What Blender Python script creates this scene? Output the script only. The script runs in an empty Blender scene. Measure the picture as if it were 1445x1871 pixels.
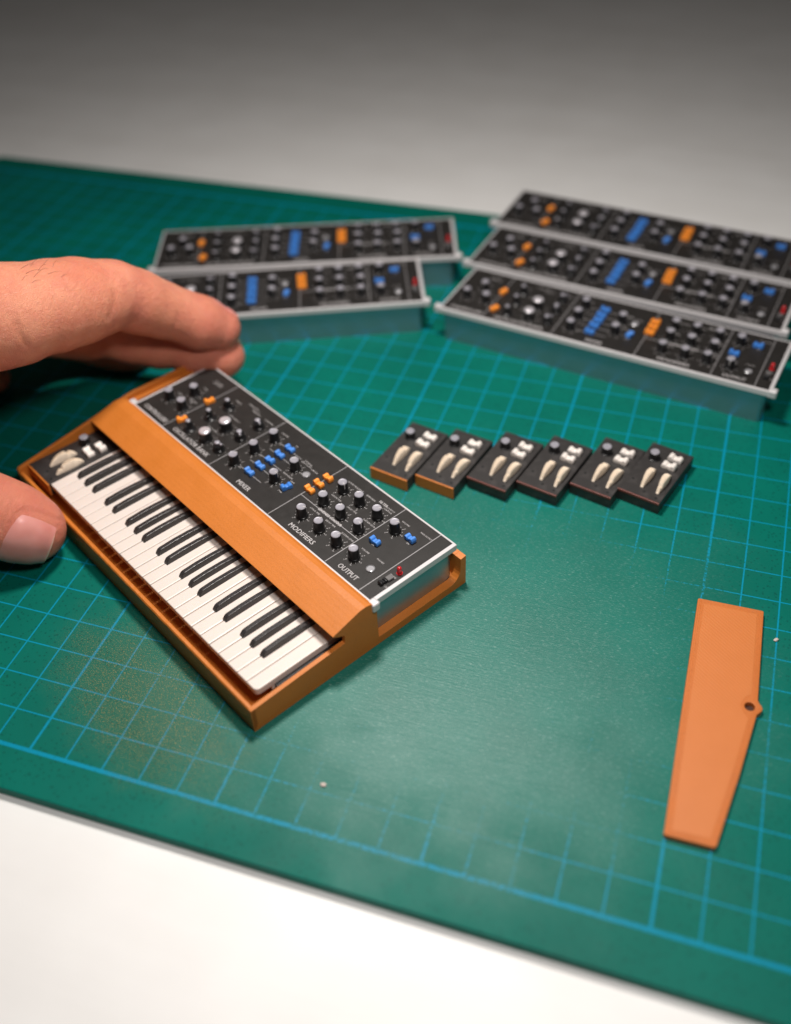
import bpy, bmesh, math, random
import numpy as np
from mathutils import Vector, Matrix

random.seed(7)
SC = bpy.context.scene
COL = SC.collection
rad = math.radians

# ------------------------------------------------------------------ camera (1 unit = 1 cm)
cam_d = bpy.data.cameras.new('camera')
cam = bpy.data.objects.new('camera', cam_d)
COL.objects.link(cam)
SC.camera = cam
Rm = ((0.948426, 0.31450103, -0.03971432), (0.1888222, -0.6611165, -0.72613438), (-0.25462581, 0.68118578, -0.68640486))
cx, cy_, cz = Vector(Rm[0]), -Vector(Rm[1]), -Vector(Rm[2])
M = Matrix((cx, cy_, cz)).transposed().to_4x4()
M.translation = (13.77155309, -10.40400508, 21.07302259)
cam.matrix_world = M
cam_d.sensor_fit = 'HORIZONTAL'
cam_d.sensor_width = 360.0
cam_d.lens = 1874.303 / 1445 * 360.0
cam_d.clip_start = 0.5
cam_d.clip_end = 2000
cam_d.dof.use_dof = True
cam_d.dof.focus_distance = 27.6
cam_d.dof.aperture_fstop = 0.74
cam_d.dof.aperture_blades = 0

# ------------------------------------------------------------------ world: dim room round the desk
w = bpy.data.worlds.new('World')
SC.world = w
w.use_nodes = True
bg = w.node_tree.nodes['Background']
bg.inputs[0].default_value = (1.0, 0.95, 0.90, 1)
bg.inputs[1].default_value = 0.028

# ------------------------------------------------------------------ desk lamp
ld = bpy.data.lights.new('desk_lamp', 'AREA')
ld.shape = 'DISK'
ld.size = 5.0
ld.energy = 9000
ld.color = (1.0, 0.945, 0.895)
lamp = bpy.data.objects.new('desk_lamp', ld)
COL.objects.link(lamp)
lamp.location = (4.4, 13.6, 27.0)
lamp.rotation_euler = (Vector((6.5, 8.0, 0)) - Vector(lamp.location)).to_track_quat('-Z', 'Y').to_euler()

l2 = bpy.data.lights.new('side_lamp', 'AREA')
l2.shape = 'DISK'
l2.size = 5.0
l2.energy = 4200
l2.color = (1.0, 0.95, 0.92)
lamp2 = bpy.data.objects.new('side_lamp', l2)
COL.objects.link(lamp2)
lamp2.location = (16.0, -1.8, 26.5)
lamp2.rotation_euler = (Vector((5, 8, 0)) - Vector(lamp2.location)).to_track_quat('-Z', 'Y').to_euler()

SC.view_settings.view_transform = 'Standard'
SC.view_settings.look = 'None'
SC.view_settings.exposure = 0.0
SC.view_settings.gamma = 1.0
SC.cycles.use_denoising = True
SC.cycles.max_bounces = 8


# ------------------------------------------------------------------ node helper
class NT:
    def __init__(s, name):
        s.m = bpy.data.materials.new(name)
        s.m.use_nodes = True
        s.t = s.m.node_tree
        s.b = s.t.nodes['Principled BSDF']
        s.tc = None

    def node(s, typ, ins=None, **kw):
        n = s.t.nodes.new(typ)
        for k, v in kw.items():
            setattr(n, k, v)
        for k, v in (ins or {}).items():
            s.put(n.inputs[k], v)
        return n

    def put(s, sock, v):
        if isinstance(v, bpy.types.NodeSocket):
            s.t.links.new(v, sock)
        else:
            if sock.type == 'RGBA' and len(v) == 3:
                v = (*v, 1)
            sock.default_value = v

    def co(s):
        if s.tc is None:
            s.tc = s.node('ShaderNodeTexCoord')
        return s.tc.outputs['Object']

    def map(s, scale=(1, 1, 1), rot=(0, 0, 0), loc=(0, 0, 0), src=None):
        return s.node('ShaderNodeMapping', {'Vector': src or s.co(), 'Scale': scale, 'Rotation': rot, 'Location': loc}).outputs[0]

    def noise(s, scale, detail=2, rough=0.5, vec=None):
        return s.node('ShaderNodeTexNoise', {'Vector': vec or s.co(), 'Scale': scale, 'Detail': detail, 'Roughness': rough}).outputs[0]

    def math(s, op, a, b=0.0, c=0.0, clamp=False):
        n = s.node('ShaderNodeMath', operation=op, use_clamp=clamp)
        s.put(n.inputs[0], a); s.put(n.inputs[1], b); s.put(n.inputs[2], c)
        return n.outputs[0]

    def ramp(s, v, lo, hi, a=0.0, b=1.0, interp='LINEAR'):
        n = s.node('ShaderNodeMapRange', interpolation_type=interp)
        n.clamp = True
        for k, x in zip(('Value', 'From Min', 'From Max', 'To Min', 'To Max'), (v, lo, hi, a, b)):
            s.put(n.inputs[k], x)
        return n.outputs[0]

    def mix(s, f, a, b, typ='MIX'):
        n = s.node('ShaderNodeMix', data_type='RGBA', blend_type=typ)
        s.put(n.inputs[0], f); s.put(n.inputs[6], a); s.put(n.inputs[7], b)
        return n.outputs[2]

    def bump(s, h, strength=0.3, dist=0.02, normal=None):
        d = {'Height': h, 'Strength': strength, 'Distance': dist}
        n = s.node('ShaderNodeBump', d)
        if normal is not None:
            s.put(n.inputs['Normal'], normal)
        return n.outputs[0]

    def set(s, **kw):
        names = dict(color='Base Color', rough='Roughness', metal='Metallic', spec='Specular IOR Level', normal='Normal',
                     coat='Coat Weight', coatr='Coat Roughness', sss='Subsurface Weight', sssr='Subsurface Radius',
                     ssss='Subsurface Scale', trans='Transmission Weight', ior='IOR', aniso='Anisotropic', sheen='Sheen Weight')
        for k, v in kw.items():
            s.put(s.b.inputs[names[k]], v)
        return s.m


def plain(name, color, rough=0.5, metal=0.0, spec=0.5, var=0.08, nscale=9, bump=0.0, bscale=60):
    n = NT(name)
    f = n.noise(nscale, 3)
    c2 = tuple(max(0, x * (1 - 2 * var)) for x in color)
    c1 = tuple(min(1, x * (1 + var)) for x in color)
    n.set(color=n.mix(f, c2, c1), rough=rough, metal=metal, spec=spec)
    if bump:
        n.set(normal=n.bump(n.noise(bscale, 3), bump, 0.01))
    return n.m


def mat_plastic(name, color, grain=0.35, rough=0.48):
    """printed plastic: soft layer lines on upright faces, fine extrusion grain on flat ones"""
    n = NT(name)
    f = n.noise(1.3, 4)
    base = n.mix(f, tuple(x * 0.90 for x in color), tuple(min(1, x * 1.06) for x in color))
    fine = n.noise(70, 2)
    base = n.mix(n.ramp(fine, 0.35, 0.7, 0.0, 0.10), base, tuple(x * 0.6 for x in color))
    sz = n.node('ShaderNodeSeparateXYZ', {0: n.co()})
    lay = n.math('SINE', n.math('MULTIPLY', sz.outputs[2], 150.0))
    g1 = n.noise(1.0, 3, 0.6, vec=n.map(scale=(30, 22, 30), rot=(0, 0, rad(28))))
    h = n.math('ADD', n.math('MULTIPLY', g1, 2.2), n.math('MULTIPLY', lay, 0.16))
    h = n.math('ADD', h, n.math('MULTIPLY', n.noise(60, 2), 1.2))
    base = n.mix(n.ramp(g1, 0.48, 0.70, 0.0, 0.30), base, tuple(x * 0.55 for x in color))
    n.set(color=base, rough=n.ramp(f, 0.3, 0.7, rough - 0.05, rough + 0.08), normal=n.bump(h, grain, 0.010))
    return n.m


M_ORANGE = mat_plastic('orange_printed_plastic', (0.58, 0.175, 0.022))
M_PLATE = mat_plastic('pale_orange_printed_plastic', (0.56, 0.155, 0.026), 0.4, 0.55)
M_SILVER = plain('silver_paint', (0.60, 0.58, 0.585), 0.38, 0.15, 0.5, 0.04, 14, 0.15, 80)
M_BLACKP = plain('black_plastic', (0.012, 0.012, 0.013), 0.28, 0, 0.5, 0.1, 20, 0.12, 90)
M_CAP = plain('knob_cap_grey', (0.33, 0.32, 0.36), 0.40, 0.15, 0.5, 0.12, 26, 0.25, 60)
M_BIGCAP = plain('silver_knob_cap', (0.78, 0.75, 0.79), 0.3, 0.55, 0.5, 0.06, 26, 0.1, 60)
M_BLUE = plain('blue_plastic', (0.055, 0.225, 0.66), 0.42, 0, 0.5, 0.08, 16, 0.3, 50)
M_SWITCH = plain('bright_orange_plastic', (0.93, 0.30, 0.035), 0.42, 0, 0.5, 0.06, 16, 0.3, 50)
M_RED = plain('red_lamp_plastic', (0.52, 0.015, 0.02), 0.22, 0, 0.6, 0.12, 16)
M_PRINT = plain('white_print', (0.46, 0.44, 0.44), 0.55, 0, 0.3, 0.05)
M_LINE = plain('silver_line', (0.30, 0.29, 0.295), 0.45, 0.1, 0.5, 0.06)
M_JACK = plain('polished_metal', (0.45, 0.45, 0.47), 0.3, 0.6, 0.5, 0.05)
M_HOLE = plain('dark_hole', (0.006, 0.006, 0.006), 0.8)
M_CREAM = plain('cream_plastic', (0.80, 0.68, 0.54), 0.5, 0, 0.4, 0.12, 6, 0.3, 60)
M_WHITEP = plain('white_switch_plastic', (0.80, 0.74, 0.69), 0.42, 0, 0.5, 0.03)
M_BROWN = plain('reddish_brown_plastic', (0.17, 0.042, 0.03), 0.45, 0, 0.5, 0.1)

n = NT('panel_black')
sp = n.noise(150, 2)
c = n.mix(n.ramp(sp, 0.35, 0.72), (0.008, 0.0072, 0.0066), (0.030, 0.027, 0.025))
c = n.mix(n.ramp(n.noise(3.0, 4), 0.35, 0.75, 0, 0.3), c, (0.032, 0.028, 0.026))
M_PANEL = n.set(color=c, rough=n.ramp(n.noise(5, 3), 0.3, 0.7, 0.42, 0.54), spec=0.32, normal=n.bump(sp, 0.25, 0.006))

n = NT('wheel_panel_black')
sp = n.noise(60, 3)
c = n.mix(n.ramp(sp, 0.3, 0.75), (0.016, 0.0145, 0.014), (0.035, 0.031, 0.030))
c = n.mix(n.ramp(n.noise(2.6, 4), 0.5, 0.78, 0, 0.5), c, (0.075, 0.068, 0.066))
M_WPANEL = n.set(color=c, rough=0.5, normal=n.bump(sp, 0.25, 0.01))

n = NT('glossy_metal_body')
f = n.noise(2.2, 3)
M_BODY = n.set(color=n.mix(f, (0.34, 0.42, 0.50), (0.40, 0.48, 0.55)), metal=0.9, rough=0.34,
               normal=n.bump(n.noise(40, 3), 0.03, 0.01))

n = NT('ivory_key_plastic')
M_KEY = n.set(color=n.mix(n.noise(1.6, 3), (0.68, 0.600, 0.545), (0.73, 0.650, 0.595)), rough=0.34,
              sss=0.12, sssr=(0.6, 0.4, 0.25), ssss=0.1, normal=n.bump(n.noise(45, 3), 0.05, 0.01))
n = NT('black_key_plastic')
M_BKEY = n.set(color=n.mix(n.noise(14, 3), (0.016, 0.014, 0.014), (0.038, 0.034, 0.034)), rough=n.ramp(n.noise(30, 3), 0.3, 0.7, 0.24, 0.45),
               normal=n.bump(n.noise(30, 3), 0.3, 0.015))

# cutting mat -----------------------------------------------------
n = NT('cutting_mat_green')
sep = n.node('ShaderNodeSeparateXYZ', {0: n.co()})
X, Y = sep.outputs[0], sep.outputs[1]


def gline(coord, period, half, offs=0.0):
    a = n.math('ADD', coord, offs + period * 40 + period / 2)
    a = n.math('MODULO', a, period)
    a = n.math('ABSOLUTE', n.math('SUBTRACT', a, period / 2))
    return n.ramp(a, half * 0.75, half * 1.25, 1.0, 0.0)


fine = n.noise(38, 3, 0.7)
thin = n.math('MAXIMUM', gline(X, 1.0, 0.021), gline(Y, 1.0, 0.019))
thick = gline(X, 5.0, 0.034)
bord = n.math('MAXIMUM', n.ramp(n.math('ABSOLUTE', Y), 0.045, 0.065, 1, 0), n.ramp(n.math('ABSOLUTE', n.math('SUBTRACT', Y, 28.0)), 0.06, 0.085, 1, 0))
inside = n.math('MULTIPLY', n.ramp(Y, -0.06, -0.05), n.ramp(Y, 28.05, 28.06, 1, 0))
inside = n.math('MULTIPLY', inside, n.math('MULTIPLY', n.ramp(X, -20.06, -20.05), n.ramp(X, 23.05, 23.06, 1, 0)))
lines = n.math('MULTIPLY', n.math('MAXIMUM', n.math('MAXIMUM', thin, thick), bord), inside)
# wear: ink rubbed off where the mat is used most, broken everywhere
px = n.math('SUBTRACT', X, 9.2)
py = n.math('SUBTRACT', Y, 6.4)
wd = n.math('SQRT', n.math('ADD', n.math('POWER', n.math('MULTIPLY', px, 1 / 6.6), 2.0), n.math('POWER', n.math('MULTIPLY', py, 1 / 5.6), 2.0)))
big = n.noise(0.55, 4)
wear = n.ramp(n.math('ADD', wd, n.math('MULTIPLY', n.math('SUBTRACT', big, 0.5), 0.9)), 0.45, 1.55, 1.0, 0.0, 'SMOOTHSTEP')
brk = n.noise(9.0, 4, 0.75)
brk2 = n.noise(30, 2)
keep = n.ramp(n.math('SUBTRACT', n.math('ADD', brk, n.math('MULTIPLY', brk2, 0.50)), n.math('MULTIPLY', wear, 0.44)), 0.50, 0.68)
ink = n.math('MULTIPLY', lines, n.math('MULTIPLY', keep, 0.74))
green = n.mix(n.ramp(n.noise(0.35, 4), 0.3, 0.7), (0.0, 0.116, 0.085), (0.0, 0.146, 0.108))
green = n.mix(n.ramp(fine, 0.42, 0.75, 0, 0.6), green, (0.0, 0.11, 0.085))
# stipple of small dark pores away from the rubbed patch
vor = n.node('ShaderNodeTexVoronoi', {'Vector': n.co(), 'Scale': 8.0}).outputs['Distance']
pore = n.math('MULTIPLY', n.ramp(vor, 0.14, 0.30, 1, 0), n.ramp(wear, 0.0, 0.55, 0.5, 0.0))
green = n.mix(pore, green, (0.0, 0.035, 0.030))
# knife cuts and rubbed grey-green sheen
streak = n.noise(1.0, 5, 0.7, vec=n.map(scale=(1.1, 22, 1), rot=(0, 0, rad(5))))
streak2 = n.noise(1.0, 6, 0.7, vec=n.map(scale=(0.5, 42, 1), rot=(0, 0, rad(-4)), loc=(3, 1, 0)))
col = n.mix(n.math('MULTIPLY', wear, n.ramp(streak, 0.35, 0.75, 0.0, 0.3)), green, (0.02, 0.19, 0.15))
fleck = n.math('MULTIPLY', n.ramp(n.noise(34, 2, 0.6, vec=n.map(scale=(0.24, 1.3, 1), rot=(0, 0, rad(5)))), 0.57, 0.66), n.math('MULTIPLY', wear, n.ramp(streak, 0.3, 0.7)))
col = n.mix(n.math('MULTIPLY', fleck, 0.6), col, (0.28, 0.42, 0.38))
col = n.mix(ink, col, (0.0, 0.27, 0.46))
cuts = n.math('MULTIPLY', n.ramp(streak2, 0.635, 0.70), n.ramp(n.noise(1.1, 3), 0.46, 0.58))
col = n.mix(n.math('MULTIPLY', cuts, 0.75), col, (0.004, 0.03, 0.028))
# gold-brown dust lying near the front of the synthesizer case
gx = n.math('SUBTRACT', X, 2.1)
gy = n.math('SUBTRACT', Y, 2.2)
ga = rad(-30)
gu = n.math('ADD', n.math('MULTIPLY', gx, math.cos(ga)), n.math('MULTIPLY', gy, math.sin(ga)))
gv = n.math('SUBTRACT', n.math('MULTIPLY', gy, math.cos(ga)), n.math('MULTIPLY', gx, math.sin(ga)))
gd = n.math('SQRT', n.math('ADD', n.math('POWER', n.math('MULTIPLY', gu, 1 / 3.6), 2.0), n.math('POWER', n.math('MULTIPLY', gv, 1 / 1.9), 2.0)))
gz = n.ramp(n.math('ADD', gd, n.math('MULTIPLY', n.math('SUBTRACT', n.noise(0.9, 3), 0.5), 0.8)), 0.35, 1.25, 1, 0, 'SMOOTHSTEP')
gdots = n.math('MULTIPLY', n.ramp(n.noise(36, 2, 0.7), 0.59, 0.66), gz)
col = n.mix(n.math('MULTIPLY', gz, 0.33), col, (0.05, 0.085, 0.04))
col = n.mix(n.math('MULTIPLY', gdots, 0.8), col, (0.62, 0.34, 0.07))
h = n.math('ADD', n.math('MULTIPLY', fine, 0.5), n.math('MULTIPLY', n.noise(75, 2), 0.5))
h = n.math('ADD', h, n.math('MULTIPLY', n.math('MULTIPLY', streak, wear), 1.1))
h = n.math('SUBTRACT', h, n.math('MULTIPLY', cuts, 0.6))
h = n.math('SUBTRACT', h, n.math('MULTIPLY', pore, 0.4))
rgh = n.ramp(n.math('MULTIPLY', wear, n.ramp(streak, 0.2, 0.8)), 0.0, 0.8, 0.50, 0.33)
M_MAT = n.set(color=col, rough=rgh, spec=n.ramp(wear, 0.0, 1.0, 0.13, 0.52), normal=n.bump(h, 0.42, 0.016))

n = NT('desk_white')
g1 = n.noise(1.0, 5, 0.6, vec=n.map(scale=(0.05, 0.6, 1)))
g2 = n.noise(0.35, 5)
M_DESK = n.set(color=n.mix(n.ramp(n.math('ADD', n.math('MULTIPLY', g1, 0.5), n.math('MULTIPLY', g2, 0.5)), 0.35, 0.65), (0.80, 0.79, 0.77), (0.87, 0.865, 0.85)), rough=0.5, normal=n.bump(n.noise(14, 3), 0.05, 0.02))

# skin ------------------------------------------------------------
n = NT('skin')
ca = n.node('ShaderNodeAttribute', attribute_name='crease').outputs['Fac']
blot = n.noise(0.7, 4)
c = n.mix(n.ramp(blot, 0.3, 0.7), (0.66, 0.225, 0.130), (0.76, 0.310, 0.190))
c = n.mix(n.ramp(n.noise(2.2, 5), 0.42, 0.72, 0, 0.5), c, (0.60, 0.17, 0.115))
c = n.mix(n.ramp(n.noise(34, 2), 0.3, 0.7, 0, 0.16), c, (0.42, 0.17, 0.11))
tipc = n.node('ShaderNodeAttribute', attribute_name='blush').outputs['Fac']
c = n.mix(n.math('MULTIPLY', tipc, 0.5), c, (0.66, 0.17, 0.13))
c = n.mix(n.math('MULTIPLY', ca, 0.30), c, (0.42, 0.13, 0.07))
cell = n.node('ShaderNodeTexVoronoi', {'Vector': n.map(scale=(1, 1.5, 1)), 'Scale': 17.0}, feature='DISTANCE_TO_EDGE').outputs['Distance']
wr = n.noise(1.0, 5, 0.65, vec=n.map(scale=(13, 4.5, 6), rot=(0, 0, rad(25))))
h = n.math('ADD', n.math('MULTIPLY', n.ramp(cell, 0, 0.12), 0.35), n.math('MULTIPLY', wr, 1.4))
h = n.math('ADD', h, n.math('MULTIPLY', n.noise(60, 3), 0.35))
M_SKIN = n.set(color=c, rough=n.ramp(n.noise(20, 3), 0.3, 0.7, 0.38, 0.52), spec=0.45, sss=0.32, sssr=(1.0, 0.28, 0.12), ssss=0.22,
               normal=n.bump(h, 0.9, 0.034))
n = NT('nail')
c = n.mix(n.ramp(n.noise(1.2, 2), 0.3, 0.7), (0.62, 0.22, 0.185), (0.70, 0.31, 0.27))
fe = n.node('ShaderNodeAttribute', attribute_name='free_edge').outputs['Fac']
c = n.mix(fe, c, (0.78, 0.60, 0.44))
M_NAIL = n.set(color=c, rough=0.27, sss=0.25, sssr=(1, 0.3, 0.15), ssss=0.15, coat=0.2, coatr=0.2,
               normal=n.bump(n.noise(1.0, 3, vec=n.map(scale=(3, 30, 30))), 0.06, 0.01))
M_HAIR = plain('dark_hair', (0.03, 0.015, 0.01), 0.5)


# ------------------------------------------------------------------ mesh builder
class MB:
    def __init__(s):
        s.v, s.f, s.mi, s.sm = [], [], [], []

    def add(s, verts, faces, mi=0, smooth=False, mat=None):
        o = len(s.v)
        for p in verts:
            p = Vector(p)
            if mat is not None:
                p = mat @ p
            s.v.append(tuple(p))
        for q in faces:
            s.f.append(tuple(i + o for i in q))
            s.mi.append(mi)
            s.sm.append(smooth)

    def bm(s, bm, mi=0, smooth=False, mat=None):
        bm.verts.ensure_lookup_table()
        bm.verts.index_update()
        s.add([v.co for v in bm.verts], [[v.index for v in f.verts] for f in bm.faces], mi, smooth, mat)
        bm.free()

    def box(s, x0, x1, y0, y1, z0, z1, bev=0.0, mi=0, mat=None, seg=2):
        bm = bmesh.new()
        bmesh.ops.create_cube(bm, size=1)
        for v in bm.verts:
            v.co = Vector(((x0 + x1) / 2 + v.co.x * (x1 - x0), (y0 + y1) / 2 + v.co.y * (y1 - y0), (z0 + z1) / 2 + v.co.z * (z1 - z0)))
        if bev > 0:
            bmesh.ops.bevel(bm, geom=list(bm.edges), offset=bev, segments=seg, affect='EDGES', profile=0.5)
        s.bm(bm, mi, False, mat)
        return s

    def prism(s, poly, t0, t1, axis='x', bev=0.0, mi=0, mat=None, seg=2, smooth=False):
        """poly in the plane across axis; x: (y,z), y: (x,z), z: (x,y)"""
        bm = bmesh.new()
        P = {'x': lambda a, b, t: (t, a, b), 'y': lambda a, b, t: (a, t, b), 'z': lambda a, b, t: (a, b, t)}[axis]
        lo = [bm.verts.new(P(a, b, t0)) for a, b in poly]
        hi = [bm.verts.new(P(a, b, t1)) for a, b in poly]
        k = len(poly)
        bm.faces.new(lo[::-1]); bm.faces.new(hi)
        for i in range(k):
            bm.faces.new((lo[i], lo[(i + 1) % k], hi[(i + 1) % k], hi[i]))
        bmesh.ops.recalc_face_normals(bm, faces=list(bm.faces))
        if bev > 0:
            bmesh.ops.bevel(bm, geom=[e for e in bm.edges if e.calc_face_angle(0) > 0.5], offset=bev, segments=seg, affect='EDGES', profile=0.5)
        s.bm(bm, mi, smooth, mat)
        return s

    def lathe(s, prof, seg=24, c=(0, 0), mi=0, mat=None, sx=1.0, sy=1.0):
        vs, fs = [], []
        for r, z in prof:
            for k in range(seg):
                a = 2 * math.pi * k / seg
                vs.append((c[0] + r * sx * math.cos(a), c[1] + r * sy * math.sin(a), z))
        m = len(prof)
        for j in range(m - 1):
            for k in range(seg):
                k2 = (k + 1) % seg
                fs.append((j * seg + k, j * seg + k2, (j + 1) * seg + k2, (j + 1) * seg + k))
        fs.append(tuple(range(seg))[::-1])
        fs.append(tuple((m - 1) * seg + k for k in range(seg)))
        s.add(vs, fs, mi, True, mat)
        return s

    def mesh(s, name, mats, sharp=38):
        me = bpy.data.meshes.new(name)
        me.from_pydata(s.v, [], s.f)
        for m in (mats if isinstance(mats, (list, tuple)) else [mats]):
            me.materials.append(m)
        me.polygons.foreach_set('material_index', s.mi)
        me.update()
        me.set_sharp_from_angle(angle=rad(sharp))
        me.polygons.foreach_set('use_smooth', s.sm)
        me.update()
        return me


def obj(name, me, parent=None, loc=(0, 0, 0), rz=0.0):
    o = bpy.data.objects.new(name, me)
    COL.objects.link(o)
    o.location = loc
    o.rotation_euler = (0, 0, rz)
    if parent is not None:
        o.parent = parent
    return o


def tag(o, label=None, cat=None, group=None, kind=None):
    for k, v in (('label', label), ('category', cat), ('group', group), ('kind', kind)):
        if v:
            o[k] = v
    return o


def copy_tree(o, parent=None):
    c = o.copy()
    COL.objects.link(c)
    c.parent = parent
    for ch in list(o.children):
        copy_tree(ch, c)
    return c


# ------------------------------------------------------------------ flat print from the built-in font
_tc = {}


def text_polys(txt):
    """unit-height outline mesh of a text: (verts xy, faces, width)"""
    if txt not in _tc:
        cu = bpy.data.curves.new('t', 'FONT')
        cu.body = txt
        cu.size = 1.0
        cu.resolution_u = 2
        o = bpy.data.objects.new('t', cu)
        COL.objects.link(o)
        dg = bpy.context.evaluated_depsgraph_get()
        me = bpy.data.meshes.new_from_object(o.evaluated_get(dg))
        vs = [(v.co.x, v.co.y) for v in me.vertices]
        fs = [tuple(p.vertices) for p in me.polygons]
        bpy.data.objects.remove(o)
        bpy.data.curves.remove(cu)
        bpy.data.meshes.remove(me)
        xs = [a for a, b in vs] or [0, 1]
        _tc[txt] = (vs, fs, min(xs), max(xs))
    return _tc[txt]


def put_text(mb, txt, x, y, h, z, width=None, bold=0.0):
    """centred on x, baseline y, capital height h (fonts: caps are 0.73 of size)"""
    vs, fs, a, b = text_polys(txt)
    sc = h / 0.69
    sx = sc if width is None else width / (b - a)
    for dx in ((0,) if not bold else (-bold, bold)):
        mb.add([((p - (a + b) / 2) * sx + x + dx, q * sc + y, z + (0.0008 if dx > 0 else 0)) for p, q in vs], fs)


# ------------------------------------------------------------------ desk and mat
mb = MB()
mb.box(-160, 190, -70, 200, -3.3, -0.3)
desk = tag(obj('desk', mb.mesh('desk', M_DESK)), kind='structure')
me_mat = MB()
bm = bmesh.new()
bmesh.ops.create_cube(bm, size=1)
for v in bm.verts:
    v.co = Vector((1.5 + v.co.x * 45, 14.1 + v.co.y * 30.4, -0.148 + v.co.z * 0.296))
bmesh.ops.bevel(bm, geom=[e for e in bm.edges if abs(e.verts[0].co.z - e.verts[1].co.z) > 0.1], offset=0.6, segments=6, affect='EDGES', profile=0.5)
bmesh.ops.bevel(bm, geom=[e for e in bm.edges if e.verts[0].co.z > -0.01 and e.verts[1].co.z > -0.01], offset=0.03, segments=2, affect='EDGES', profile=0.5)
me_mat.bm(bm)
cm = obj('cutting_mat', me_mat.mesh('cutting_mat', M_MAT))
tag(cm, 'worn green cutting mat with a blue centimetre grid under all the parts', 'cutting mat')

# ------------------------------------------------------------------ control panel module
ZT = 1.30
KX1 = [7.84, 8.60, 9.35]
knobs = ([(x, 0.70) for x in KX1] + [(x, 1.46) for x in (7.85, 8.60, 9.37)] + [(x, 2.17) for x in (7.85, 8.57, 9.33)]
         + [(10.07, 2.16), (10.07, 0.71)]                                  # output volume
         + [(4.64, 2.13), (4.64, 1.39), (4.66, 0.64), (6.13, 1.77), (6.12, 1.04)]   # mixer
         + [(0.60, 1.00), (0.99, 1.69), (1.33, 1.00)])                     # controllers
bigs = [(3.16, 1.39), (3.14, 0.66)]
rots = [(2.33, 2.05), (2.34, 1.34), (2.35, 0.58)]
pnts = [(3.80, 2.15), (3.84, 1.43), (3.82, 0.66)]

k = MB(); k.lathe([(0.165, 0), (0.168, 0.035), (0.152, 0.05), (0.148, 0.31), (0.144, 0.345), (0.136, 0.355), (0.0, 0.355)][:-1], 26)
me_knob = k.mesh('knob', M_BLACKP, 30)
k = MB(); k.lathe([(0.134, 0.350), (0.131, 0.368), (0.120, 0.376), (0.108, 0.370), (0.05, 0.372)], 22)
me_cap = k.mesh('cap', M_CAP, 60)
k = MB(); k.box(-0.012, 0.012, 0.05, 0.137, 0.366, 0.378); k.box(-0.012, 0.012, 0.133, 0.150, 0.2, 0.35)
me_mark = k.mesh('pointer_mark', M_PRINT)
k = MB(); k.lathe([(0.205, 0), (0.208, 0.04), (0.192, 0.06), (0.180, 0.30), (0.174, 0.325)], 28)
me_big = k.mesh('large_knob', M_BLACKP, 30)
k = MB(); k.lathe([(0.180, 0.322), (0.183, 0.345), (0.168, 0.372), (0.11, 0.384), (0.05, 0.387)], 28)
me_bigcap = k.mesh('cap', M_BIGCAP, 50)
k = MB(); k.lathe([(0.20, 0), (0.20, 0.03), (0.165, 0.05), (0.15, 0.07)], 26); k.lathe([(0.095, 0.06), (0.088, 0.30), (0.07, 0.32)], 18)
k.box(-0.035, 0.035, -0.17, 0.17, 0.05, 0.19, 0.02)
me_rot = k.mesh('selector_knob', M_BLACKP, 30)
k = MB(); k.lathe([(0.078, 0.315), (0.075, 0.345), (0.05, 0.36)], 16)
me_rotcap = k.mesh('cap', M_CAP, 50)
k = MB(); k.lathe([(0.185, 0), (0.188, 0.05), (0.16, 0.08), (0.155, 0.20), (0.145, 0.215)], 26); k.box(-0.06, 0.19, -0.04, 0.04, 0.18, 0.27, 0.02)
me_pnt = k.mesh('selector_knob', M_BLACKP, 30)
k = MB(); k.lathe([(0.085, 0.26), (0.082, 0.30), (0.05, 0.318)], 18, (-0.02, 0)); k.lathe([(0.042, 0.262), (0.04, 0.30), (0.02, 0.31)], 14, (0.135, 0))
me_pntcap = k.mesh('cap', M_CAP, 50)


def rocker_mesh(name, mat, L=0.33, W=0.175, H=0.18, flip=1):
    m = MB()
    pa = [(-0.5, 0), (-0.52, 0.55), (-0.44, 0.92), (-0.30, 1.0), (-0.16, 0.82), (-0.07, 0.5), (-0.07, 0)]
    pb = [(0.09, 0), (0.09, 0.5), (0.18, 0.74), (0.32, 0.84), (0.45, 0.76), (0.52, 0.45), (0.5, 0)]
    m.prism([(a * L * flip, b * H) for a, b in pa], -W / 2, W / 2, 'y', 0.022, seg=2)
    m.prism([(a * L * flip, b * H) for a, b in pb], -W / 2, W / 2, 'y', 0.022, seg=2)
    m.box(-0.10 * L, 0.12 * L, -W * 0.40, W * 0.40, 0.0, H * 0.62, 0.012)
    return m.mesh(name, mat, 50)


me_rb = rocker_mesh('rocker_switch', M_BLUE)
me_ro = rocker_mesh('rocker_switch', M_SWITCH)
me_rk = rocker_mesh('power_switch', M_BLACKP, 0.24, 0.15, 0.12)
k = MB(); k.lathe([(0.125, 0), (0.125, 0.03), (0.108, 0.042), (0.10, 0.020)], 26)
me_jack = k.mesh('jack', M_JACK, 50)
k = MB(); k.lathe([(0.098, 0.012), (0.096, 0.024)], 20)
me_jackhole = k.mesh('jack_socket', plain('jack_silver_inside', (0.30, 0.295, 0.31), 0.45, 0.1), 50)
k = MB(); k.lathe([(0.085, 0), (0.085, 0.02), (0.066, 0.024), (0.064, 0.17), (0.055, 0.215), (0.03, 0.236), (0.01, 0.24)], 22)
me_lamp = k.mesh('power_lamp', M_RED, 50)
k = MB(); k.box(-0.095, 0.095, -0.08, 0.08, 0, 0.075, 0.015)
me_slide = k.mesh('slide_block', plain('grey_slide', (0.12, 0.115, 0.115), 0.45), 50)

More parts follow.
